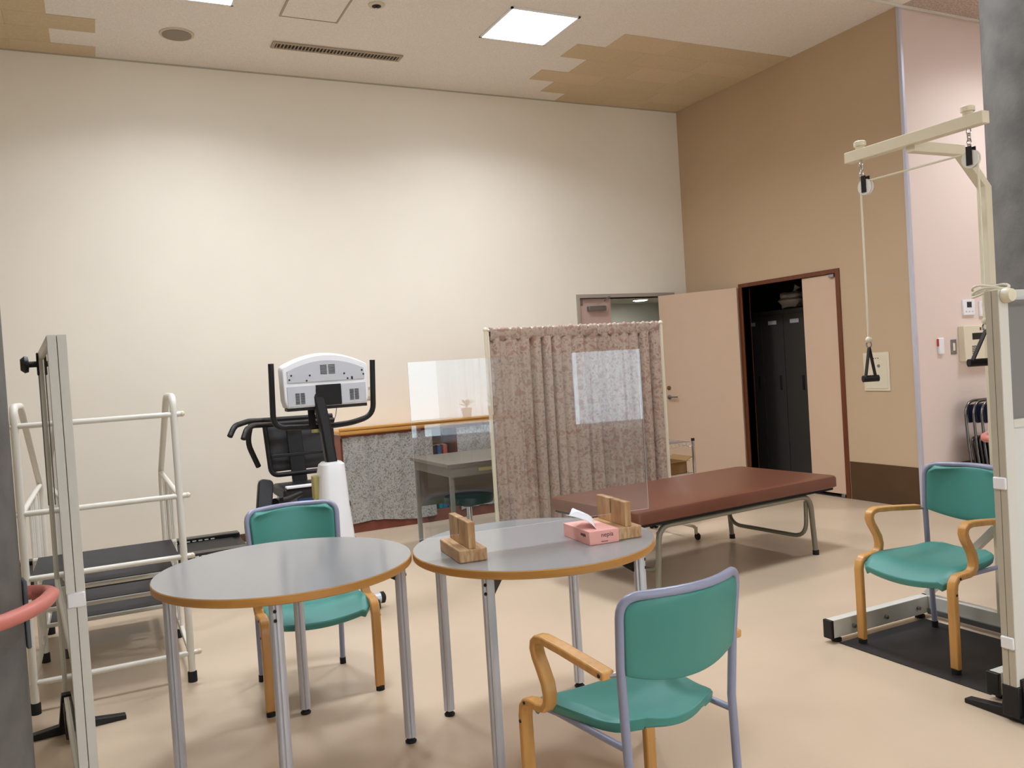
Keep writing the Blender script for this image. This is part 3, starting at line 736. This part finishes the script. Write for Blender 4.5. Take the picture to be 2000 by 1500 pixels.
# ------------------------------------------------------------------ treatment bed
t = thing('treatment_bed', 'low treatment bed with brown padded top', 'bed', (3.497, 4.447, 0), .0896)
BL, BW = .88, .445
b = MB(); pr = rrect(-BL,BL,-BW,BW,.05); n = len(pr)
vs = []
for z, k in ((.437,.012),(.444,0),(.500,0),(.512,.006),(.516,.022)):
    sx, sy_ = (BL-k)/BL, (BW-k)/BW; vs += [(x*sx, y*sy_, z) for x, y in pr]
fs = [tuple(range(n))[::-1], tuple(4*n+i for i in range(n))]
for j in range(4): fs += [(j*n+i, j*n+(i+1)%n, (j+1)*n+(i+1)%n, (j+1)*n+i) for i in range(n)]
b.add(vs, fs); b.build('mattress', m_bed, t)
MB().box(-BL+.03,BL-.03,-BW+.03,BW-.03,.418,.4365).build('bed_board', m_blackm, t, smooth=False)
for s_ in (-1,1):
    y = .375*s_
    o = MB().tube(fillet([(-.69,y,.03),(-.66,y,.40),(.66,y,.40),(.69,y,.03)], .09, 6), .0175, 12).build('side_tube', m_bedleg, t)
    for x in (-.692,.692): MB().lathe([(.021,0),(.021,.03),(.017,.034)], (x,y,0), 12).build('foot_cap', m_rubber, o)
for s_ in (-1,1):
    x = .655*s_
    MB().tube(fillet([(x-.01*s_,-.352,.36),(x-.01*s_,-.345,.12),(x-.01*s_,.345,.12),(x-.01*s_,.352,.36)], .11, 7), .014, 10).build('end_brace', m_bedleg, t)
    MB().tube([(x-.04*s_,-.37,.40),(x-.04*s_,.37,.40)], .014, 8).build('cross_tube', m_bedleg, t)

# ------------------------------------------------------------------ rolling curtain screen
t = thing('curtain_screen', 'rolling privacy screen hung with floral curtain', 'privacy screen', (3.176, 5.3, 0))
HWD = .744
for s_ in (-1,1):
    x = HWD*s_
    MB().tube([(x,0,.09),(x,0,1.645)], .014, 12).build('post', m_cream, t)
    MB().ball((x,0,1.645), .018).build('corner_cap', m_cream, t)
    ft = MB().tube(fillet([(x,-.29,.085),(x,-.27,.10),(x,.27,.10),(x,.29,.085)], .02), .012, 10).build('foot_bar', m_cream, t)
    for y in (-.29,.29):
        cs = MB(); cs.lathe([(.024,-.010),(.026,-.006),(.026,.006),(.024,.010)], (x+.012,y,.0265), 18, 'x'); cs.build('caster', m_rubber, ft)
        MB().bar((x,y,.10),(x,y,.045),.02,.02,up=(0,1,0)).build('caster_stem', m_cream, ft, bevel=.003)
MB().tube([(-HWD,0,1.642),(HWD,0,1.642)], .011, 10).build('top_rod', m_cream, t)
MB().tube([(-HWD,0,.16),(HWD,0,.16)], .010, 10).build('bottom_rod', m_cream, t)
def cur(w, z0, z1, folds, amp, rod=None, seed=1, ruffle=0):
    rnd = random.Random(seed); ph = [rnd.uniform(0,6) for _ in range(6)]
    def f(u, v):
        x = -w/2+w*u; z = z0+(z1-z0)*v
        ph_ = folds*2*PI*u + .9*math.sin(2*PI*u*2.3+ph[0]) + .25*math.sin(v*3+ph[1])
        a = amp*(.75+.35*math.sin(2*PI*u*3.1+ph[2]))*(1-.35*v)
        y = a*math.sin(ph_)+a*.35*math.sin(2.1*ph_+ph[3]+v*1.2)
        return (x+.25*a*math.cos(ph_), y, z)
    return f
MB().grid(cur(2*HWD-.05,.17,1.585,15,.030,seed=4), 240, 14).build('curtain', m_curt, t)
def header(u, v):
    a = 2*PI*v*.999; x = -HWD+.03+(2*HWD-.06)*u; r = .017+.004*math.sin(u*210)+.003*math.sin(u*97+1)
    drop = -.045*max(0,-math.sin(a)) if math.sin(a) < 0 else 0
    return (x, r*math.cos(a)*(1 if drop == 0 else 1-.2), 1.640+r*math.sin(a)+drop*1.1)
MB().grid(header, 260, 14).build('gathered_heading', m_curt, t)

# ------------------------------------------------------------------ wall counter with cloth front
t = thing('wall_counter', 'long wooden topped counter hung with grey floral cloth', 'counter', (3.1, 7.58, 0))
x0, x1 = -1.26, 1.38
MB().box(x0,x1,-.40,-.012,.865,.905).build('counter_top', m_ctop, t, bevel=.012)
MB().box(x0,x1,-.405,-.385,.905,.932).build('top_lip', m_ctop, t, bevel=.008)
MB().box(x0+.02,x1-.02,-.375,-.012,.84,.865).build('apron', m_redbase, t, smooth=False)
MB().box(x0+.02,x1-.02,-.355,-.012,0,.085).build('plinth', m_redbase, t, smooth=False)
MB().box(x0+.02,x1-.02,-.34,-.012,.085,.105).build('shelf', m_shelf, t, smooth=False)
MB().box(x0+.02,x1-.02,-.34,-.012,.44,.46).build('shelf', m_shelf, t, smooth=False)
for x in (x0+.02,-.42,-.15,.6,x1-.04): MB().box(x,x+.02,-.34,-.012,.105,.84).build('upright', m_shelf, t, smooth=False)
MB().box(x0+.02,x1-.02,-.014,-.0125,.105,.84).build('back_board', m_shelf, t, smooth=False)
for xa, xb, sd in ((x0+.03,-.40,3),(-.155,1.34,5)):
    f = cur(xb-xa,.075,.845,(xb-xa)*6,.012,seed=sd)
    MB().grid(lambda u,v,f=f,xa=xa,xb=xb: (f(u,v)[0]+(xa+xb)/2, f(u,v)[1]-.375, f(u,v)[2]+.02*math.sin(u*(xb-xa)*7)*(1-v)), int((xb-xa)*80), 8).build('cloth_front', m_curt2, t)
for i, (x, w, h, m, lab) in enumerate(((2.705,.035,.29,m_book_dark,'dark binder beside the cloth edge on the counter shelf'),(2.745,.04,.30,m_book_teal,'teal binder next to the dark one on the counter shelf'),(2.79,.045,.28,m_book_blue,'blue binder standing on the counter shelf'),(2.84,.03,.30,m_book_teal,'slim teal binder at the end of the binder row'))):
    k = thing('binder', lab, 'binder', (x+.02, 7.34, .105), 0, 'binders on the counter shelf')
    MB().box(-w/2,w/2,-.09,.12,0,h).build('cover', m, k, bevel=.003)
    MB().box(-w/2+.006,w/2-.006,-.0915,-.09,h*.55,h*.85).build('spine_label', m_print, k, smooth=False)
for i, (x, m, lab) in enumerate(((2.72,m_book_dark,'dark book on the upper counter shelf'),(2.77,m_book_blue,'blue book on the upper counter shelf'),(2.83,m_orange,'red book on the upper counter shelf'))):
    k = thing('book', lab, 'book', (x+.02, 7.36, .46), 0, 'books on the upper counter shelf')
    MB().box(-.018,.018,-.09,.09,0,.23).build('cover', m, k, bevel=.003)
    MB().box(-.014,.014,-.086,.092,.228,.2315).build('pages', m_paper, k, smooth=False)

# ------------------------------------------------------------------ grey desk and stool
t = thing('desk', 'grey steel desk half hidden behind the floral screen', 'desk', (2.22, 5.64, 0), .02)
MB().box(0,1.2,0,.78,.672,.70).build('desk_top', m_desk_top, t, bevel=.004)
MB().box(.03,1.17,.012,.76,.60,.671).build('drawer_rail', m_desk, t, smooth=False)
for x in (.025,1.145):
    for y in (.025,.725): 
        o = MB().box(x,x+.03,y,y+.03,.02,.60).build('leg', m_desk, t, bevel=.003)
        MB().lathe([(.014,0),(.016,.02)], (x+.015,y+.015,0), 10).build('foot_pad', m_rubber, o)
MB().box(.03,1.17,.735,.745,.30,.60).build('modesty_panel', m_desk, t, smooth=False)
MB().box(.25,.36,.008,.0115,.625,.65).build('yellow_label', m_yellow, t, smooth=False)
t = thing('stool', 'round black padded stool tucked under the desk', 'stool', (2.46, 5.86, 0))
MB().lathe([(.165,.37),(.185,.375),(.19,.40),(.18,.425),(.12,.436),(.02,.438)], n=36).build('seat', m_stool, t)
MB().lathe([(.05,.345),(.06,.37)], n=18).build('seat_plate', m_blackm, t)
MB().tube([(0,0,.10),(0,0,.35)], .022, 14).build('column', m_chrome, t)
for k in range(5):
    a = 2*PI*k/5+.3; c, s_ = math.cos(a), math.sin(a)
    o = MB().tube([(0,0,.10),(.12*c,.12*s_,.085),(.24*c,.24*s_,.065)], [.02,.015,.012], 10).build('spoke', m_blackm, t)
    MB().lathe([(.022,-.012),(.025,-.008),(.025,.008),(.022,.012)], (.24*c,.24*s_,.0255), 14, 'x').build('caster', m_rubber, o)

# ------------------------------------------------------------------ wire rack and carton
t = thing('wire_rack', 'low chrome wire rack behind the privacy screen', 'rack', (4.386, 5.58, 0))
for x, y in ((0,0),(-.42,0),(0,.36),(-.42,.36)):
    o = MB().tube([(x,y,.06),(x,y,.68)], .0125, 12).build('post', m_chrome, t)
    MB().lathe([(.015,.668),(.015,.69)], (x,y,0), 12).build('post_cap', m_black, o)
    MB().lathe([(.025,-.012),(.027,-.008),(.027,.008),(.025,.012)], (x,y,.0275), 16, 'x').build('caster', m_rubber, o)
for z in (.66, .40, .13):
    b = MB()
    for y in (0,.36):
        for dz in (0,-.035): b.tube([(-.42,y,z+dz),(0,y,z+dz)], .003, 6)
        b.tube([(-.42+.42*j/22,y,z-(.035 if j%2 else 0)) for j in range(23)], .002, 5)
    for x in (-.42,0):
        for dz in (0,-.035): b.tube([(x,0,z+dz),(x,.36,z+dz)], .003, 6)
    for j in range(1,14): b.tube([(-.42,.36*j/14,z-.003),(0,.36*j/14,z-.003)], .0022, 5)
    b.build('wire_shelf', m_chrome, t)
t = thing('carton', 'open brown cardboard carton on the wire rack', 'carton', (4.18, 5.76, .402))
w, d, h = .16, .14, .10
b = MB(); b.box(-w,w,-d,d,0,.004); b.box(-w,w,-d,-d+.004,0,h); b.box(-w,w,d-.004,d,0,h); b.box(-w,-w+.004,-d,d,0,h); b.box(w-.004,w,-d,d,0,h); b.build('carton_body', m_carton, t, smooth=False)
for s_ in (-1,1): MB().bar((s_*w,0,h),(s_*(w+.07),0,h+.03),2*d-.01,.004).build('side_flap', m_carton, t, smooth=False)
MB().bar((0,d,h),(0,d+.03,h+.08),2*w-.06,.004).build('end_flap', m_carton, t, smooth=False)
MB().bar((0,-d,h),(0,-d-.06,h+.01),2*w-.02,.004).build('end_flap', m_carton, t, smooth=False)

# ------------------------------------------------------------------ recumbent exercise bike (local: front towards -y)
t = thing('exercise_bike', 'white and black recumbent exercise bike with large console', 'exercise bike', (1.22, 5.0, 0))
bd = []
for z, xa, xb, ya, yb in ((.09,-.16,.17,-.12,.52),(.20,-.155,.155,-.12,.50),(.42,-.12,.115,-.10,.34),(.62,-.085,.095,-.075,.22),(.80,-.070,.085,-.055,.14),(.865,-.062,.080,-.045,.10),(.88,-.045,.062,-.03,.08)):
    bd.append([(xa+(xb-xa)*(.5+.5*x), ya+(yb-ya)*(.5+.5*y), z) for x, y in rrect(-1,1,-1,1,.55,4)])
n = len(bd[0]); b = MB(); b.add([p for r_ in bd for p in r_], [tuple(range(n))[::-1], tuple((len(bd)-1)*n+i for i in range(n))] + [(j*n+i, j*n+(i+1)%n, (j+1)*n+(i+1)%n, (j+1)*n+i) for j in range(len(bd)-1) for i in range(n)])
o = b.build('body_shell', m_white, t)
for z0, z1 in ((.50,.60),(.66,.80)): MB().box(-.118+.06*(z0-.45),-.07,.02,.09,z0,z1).build('side_vent', m_yellow, o, bevel=.006)
MB().lathe([(.02,0),(.02,.014)], (.112,.10,.60), 14, 'x').build('side_cap', m_black, o)
MB().ribbon([(.008,.02,.87),(-.01,.05,1.10),(-.04,.10,1.34)], .066, .07, (1,0,0)).build('mast', m_black, t, bevel=.012)
# console
c = MB(); out = []
for i in range(25):
    u = -1+2*i/24; out.append((.255*u, 0, 1.475+.060*(1-u*u)))
fr = [(-.245,1.215),(.245,1.215),(.258,1.26),(.262,1.44)] + [(.255-.51*i/22, 1.462+.068*(1-(1-2*i/22)**2)) for i in range(23)] + [(-.262,1.44),(-.258,1.26)]
nf = len(fr); cx = .022
lay = []
for y, k, dz in ((.06,1.0,0),(.09,.965,-.004),(.145,1.02,.006),(.18,1.0,0)):
    lay.append([(cx+x*k, y, 1.36+(z-1.36)*k+dz) for x, z in fr])
c.add([p for l in lay for p in l], [tuple(range(nf)), tuple(reversed([(len(lay)-1)*nf+i for i in range(nf)]))] + [(j*nf+i, j*nf+(i+1)%nf, (j+1)*nf+(i+1)%nf, (j+1)*nf+i) for j in range(len(lay)-1) for i in range(nf)])
con = c.build('console', m_white, t, bevel=.008)
up = MB(); arc = [(.235-.47*i/20, 1.435+.058*(1-(1-2*i/20)**2)) for i in range(21)]
up.prism([(cx+x,.054,z) for x, z in [(-.235,1.365),(.235,1.365)]+arc], (0,.008,0)); up.build('back_cover', m_grey_pl, con, bevel=.003)
for xa, xb in ((-.24,-.070),(.085,.24)): MB().box(cx+xa,cx+xb,.054,.062,1.222,1.345).build('lower_cover', m_grey_pl, con, smooth=False, bevel=.003)
MB().box(cx-.068,cx+.083,.050,.064,1.218,1.345).build('recess', m_blackm, con, smooth=False)
MB().box(cx-.24,cx+.25,.08,.17,1.196,1.216).build('lower_tray', m_black, con, bevel=.004)
def slots(xc, zc, w, n, dz):
    b = MB()
    for k in range(n):
        for s_ in (-1,1): b.box(cx+xc+s_*w*.55-w*.45, cx+xc+s_*w*.55+w*.45, .0515, .0545, zc+dz*(k-(n-1)/2)-.0018, zc+dz*(k-(n-1)/2)+.0018)
    return b.build('vent_slot', m_black, con, smooth=False)
slots(.01,1.437,.045,7,.0085); slots(-.165,1.27,.028,9,.0075); slots(.165,1.275,.028,9,.0075)
for x, z in ((-.21,1.41),(-.222,1.385),(-.10,1.405),(.11,1.405),(.222,1.42),(.23,1.395),(-.12,1.375),(.13,1.374)):
    MB().lathe([(.006,0),(.005,-.003)], (cx+x,.054,z), 10, 'y').build('screw', m_black, con)
MB().box(cx+.152,cx+.162,.051,.054,1.366,1.385).build('port', m_black, con, smooth=False)
# handlebar: wide U facing up
hb = fillet([(-.275,.20,1.49),(-.285,.20,1.10),(-.0,.14,1.085),(.21,.20,1.092),(.345,.21,1.13),(.362,.21,1.48)], .075, 6)
MB().tube(hb, .0175, 12).build('handlebar', m_black, t)
MB().tube([(-.06,.15,1.08),(-.06,.16,1.20)], .022, 10).build('bar_clamp', m_blackm, t)
MB().tube([(-.03,.15,1.055),(-.03,.15,1.075)], .04, 14).build('cup_holder', m_yellow, t)
MB().tube([(.10,.16,1.20),(.09,.16,1.15),(.07,.16,1.10)], .002, 6).build('cable', m_blackm, t)
# base frame
MB().bar((0,-.12,.09),(0,2.0,.09),.10,.06).build('base_beam', m_white, t, bevel=.008)
st = MB().tube([(-.24,-.17,.06),(.20,-.17,.06)], .032, 14).build('front_stabilizer', m_alu, t)
for s_, x in ((-1,-.24),(1,.20)):
    MB().lathe([(.034,0),(.034,.022*s_),(.02,.030*s_)], (x,-.17,.06), 16, 'x').build('end_cap', m_blackm, st)
    MB().lathe([(.03,-.012),(.03,.012)], (x-.03*s_,-.20,.03), 16, 'x').build('wheel', m_rubber, st)
st = MB().tube([(-.20,1.95,.045),(.30,1.95,.045)], .032, 14).build('rear_stabilizer', m_alu, t)
for s_, x in ((-1,-.20),(1,.30)): MB().lathe([(.040,0),(.040,.05*s_),(.03,.055*s_)], (x,1.95,.045), 16, 'x').build('end_cap', m_black, st)
MB().box(.62,.66,1.98,2.06,.0,.10).build('rear_block', m_black, t, bevel=.004) if False else None
# cranks and pedals
MB().tube([(-.17,.32,.42),(-.22,.32,.42)], .02, 12).build('crank_axle', m_steel, t)
MB().ribbon([(-.20,.34,.55),(-.24,.32,.60),(-.26,.25,.67)], .05, .02, (0,1,0)).build('crank', m_blackm, t, bevel=.004)
MB().tube([(-.10,.42,.655),(-.22,.32,.635),(-.30,.24,.64)], [.015,.024,.03], 10).build('pedal_arm', m_black, t)
b = MB(); pr = rrect(-.045,.045,-.105,.105,.03); R_ = Matrix.Rotation(.22,4,'Y') @ Matrix.Rotation(-.5,4,'X')
b.prism([R_ @ Vector((x,0,z)) + Vector((-.355,.22,.70)) for x, z in pr], R_ @ Vector((0,.05,0))); b.build('pedal', m_black, t, bevel=.008)
b = MB(); b.prism([R_ @ Vector((x,0,z)) + Vector((.20,.42,.24)) for x, z in pr], R_ @ Vector((0,.05,0))); b.build('pedal', m_black, t, bevel=.008)
# seat on its rail
MB().bar((-.02,1.55,.12),(.0,1.35,.60),.14,.10,up=(0,1,0)).build('seat_post', m_grey_pl, t, bevel=.01)
MB().bar((-.19,1.33,.30),(-.19,1.33,.66),.05,.10,up=(0,1,0)).build('seat_side', m_grey_pl, t, bevel=.01)
MB().box(-.13,.17,.86,1.28,.555,.635).build('seat_cushion', m_black, t, bevel=.02)
MB().box(-.11,.15,.84,.90,.636,.652).build('seat_trim', m_white, t, bevel=.004)
MB().box(-.02,.13,.95,1.15,.42,.555).build('seat_carriage', m_blue, t, bevel=.01)
fr2 = [(x-.0+.11, 1.30+.10*(z-.70), z) for x, z in [(-.255,1.08),(-.235,.69),(.225,.69),(.245,1.08)]]
bk = fillet(fr2, .06, 6); bk = bk + [bk[0]]
o = MB().tube(bk, .018, 12, cap=False).build('back_frame', m_black, t)
MB().grid(lambda u,v: (.11-.225+.46*u-.01*v, 1.335+.04*v+.02*math.sin(PI*u), .71+.36*v), 8, 6).build('back_mesh', m_mesh, o, solid=.006)
MB().bar((.08,1.30,.60),(.06,1.33,1.06),.11,.022,up=(0,1,0)).build('back_support', m_black, o, bevel=.004)
MB().bar((-.12,1.30,.83),(.34,1.30,.83),.02,.022).build('back_rib', m_black, o, bevel=.004)
b = MB(); b.tube(fillet([(.36,1.34,1.09),(-.17,1.30,1.10),(-.30,1.05,1.115),(-.42,.86,1.10),(-.46,.82,1.035)], .05, 5), .019, 10); b.build('seat_handle', m_black, t)
b = MB(); b.tube(fillet([(.36,1.30,1.06),(-.14,1.22,1.07),(-.28,1.0,1.085),(-.345,.86,1.07),(-.375,.82,1.01)], .05, 5), .019, 10); b.build('seat_handle', m_black, t)
MB().tube(fillet([(-.25,1.26,1.09),(-.28,1.30,.95),(-.20,1.38,.76)], .08, 5), .020, 10).build('side_loop', m_black, t)

# ------------------------------------------------------------------ treadmill along the wall
t = thing('treadmill', 'long black treadmill deck along the cream wall', 'treadmill', (.15, 6.66, 0))
MB().box(-.86,.78,-.33,.36,.05,.165).build('deck', m_black, t, bevel=.01)
MB().box(-.82,.72,-.24,.27,.1655,.172).build('running_belt', m_mat, t, smooth=False)
for y0, y1 in ((-.36,-.25),(.28,.39)):
    o = MB().box(-.86,.78,y0,y1,.15,.20).build('side_rail', m_blackgl, t, bevel=.008)
    b = MB()
    for k in range(9): b.box(.20+.045*k,.228+.045*k,y0-.0006,y0,.175,.183)
    b.build('side_lettering', m_print, o, smooth=False)
MB().box(.35,.46,-.372,-.36,.10,.13).build('red_tag', m_orange, t, bevel=.002)
for x in (-.80,.70):
    for y in (-.28,.31): MB().lathe([(.03,0),(.03,.05)], (x,y,0), 14).build('foot_pad', m_rubber, t)

# ------------------------------------------------------------------ stacked folding chairs
def folding_chair(loc, lean, label):
    t = thing('folding_chair', label, 'folding chair', loc, 0, 'folding chairs leaning on the pink wall')
    L_ = math.sin(lean); C_ = math.cos(lean)
    def q(x, z, o=0): return (x, L_*z+o, C_*z)
    MB().tube(fillet([q(-.215,.012),q(-.235,.45),q(-.215,.86),q(.215,.86),q(.235,.45),q(.215,.012)], .14, 8), .011, 10).build('frame', m_fold, t)
    MB().tube(fillet([q(-.19,.012,-.02),q(-.20,.56,-.01),q(.20,.56,-.01),q(.19,.012,-.02)], .05, 5), .011, 10).build('rear_frame', m_fold, t)
    MB().bar(q(0,.83,.002),q(0,.68,.002),.38,.014,up=(0,1,0)).build('backrest', m_navy, t, bevel=.005)
    MB().bar(q(0,.56,-.022),q(0,.22,-.022),.36,.022,up=(0,1,0)).build('seat', m_navy, t, bevel=.006)
    for s_ in (-1,1): MB().lathe([(.014,0),(.014,.02)], (.215*s_,0,0), 10).build('foot_cap', m_rubber, t)
labs = ('folding chair leaning flat against the pink wall at the rear of the stack', 'folding chair second from the pink wall in the leaning stack', 'folding chair third from the pink wall in the leaning stack', 'folding chair at the front of the leaning stack')
for k in range(4): folding_chair((6.60+.012*k, 4.47-.062*k, 0), .10, labs[k])

# ------------------------------------------------------------------ window side of the hall (seen mirrored in the shield)
for i, (x, w, sd, lab) in enumerate(((.98,.8,11,'sheer white curtain at the far end of the long window'),(2.55,.7,12,'sheer white curtain drawn to the side above the plants'),(4.30,.8,13,'sheer white curtain gathered beside the window pier'),(5.75,.8,14,'sheer white curtain at the end of the second window'))):
    c = thing('sheer_curtain', lab, 'curtain', (x, YF+.22, 0), 0, 'sheer window curtains')
    MB().grid(cur(w,.25,2.60,7,.055,seed=sd), 140, 6).build('cloth', m_sheer, c)
    MB().tube([(-w/2-.05,0,2.61),(w/2+.05,0,2.61)], .012, 8).build('curtain_rod', m_alu, c)
t = thing('window_counter', 'wooden counter under the windows seen mirrored in the shield', 'counter', (2.2, YF+.62, 0))
MB().box(-1.6,1.0,-.20,.20,.80,.835).build('counter_top', m_ctop, t, bevel=.006)
for x in (-1.55,-.3,.95): MB().box(x,x+.04,-.18,.18,0,.80).build('leg_panel', m_shelf, t, smooth=False)
for i, (x, lab) in enumerate(((2.45,'small potted plant on the window counter beside the taller one'),(2.75,'taller potted plant at the end of the window counter'))):
    k = thing('potted_plant', lab, 'plant', (x, YF+.62, .836), 0, 'plants on the window counter')
    MB().lathe([(.045,0),(.062,.10),(.066,.105),(.058,.106)], n=18).build('pot', m_pot, k)
    MB().tube([(0,0,.10),(0,0,.15)], .006, 6).build('stem', m_leaf, k)
    rnd = random.Random(i+3)
    for j in range(14):
        a = rnd.uniform(0,2*PI); l = rnd.uniform(.08,.14+.05*i); e = rnd.uniform(.4,1.3)
        d = Vector((math.cos(a)*math.cos(e), math.sin(a)*math.cos(e), math.sin(e))); sd = d.cross(Vector((0,0,1))).normalized()*.018
        p0 = Vector((0,0,.12)); p1 = p0+d*l*.55; p2 = p0+d*l+Vector((0,0,-.02))
        b = MB(); b.add([p0, p1-sd, p2, p1+sd], [(0,1,2,3)]); b.build('leaf', m_leaf, k, solid=.001, smooth=False)
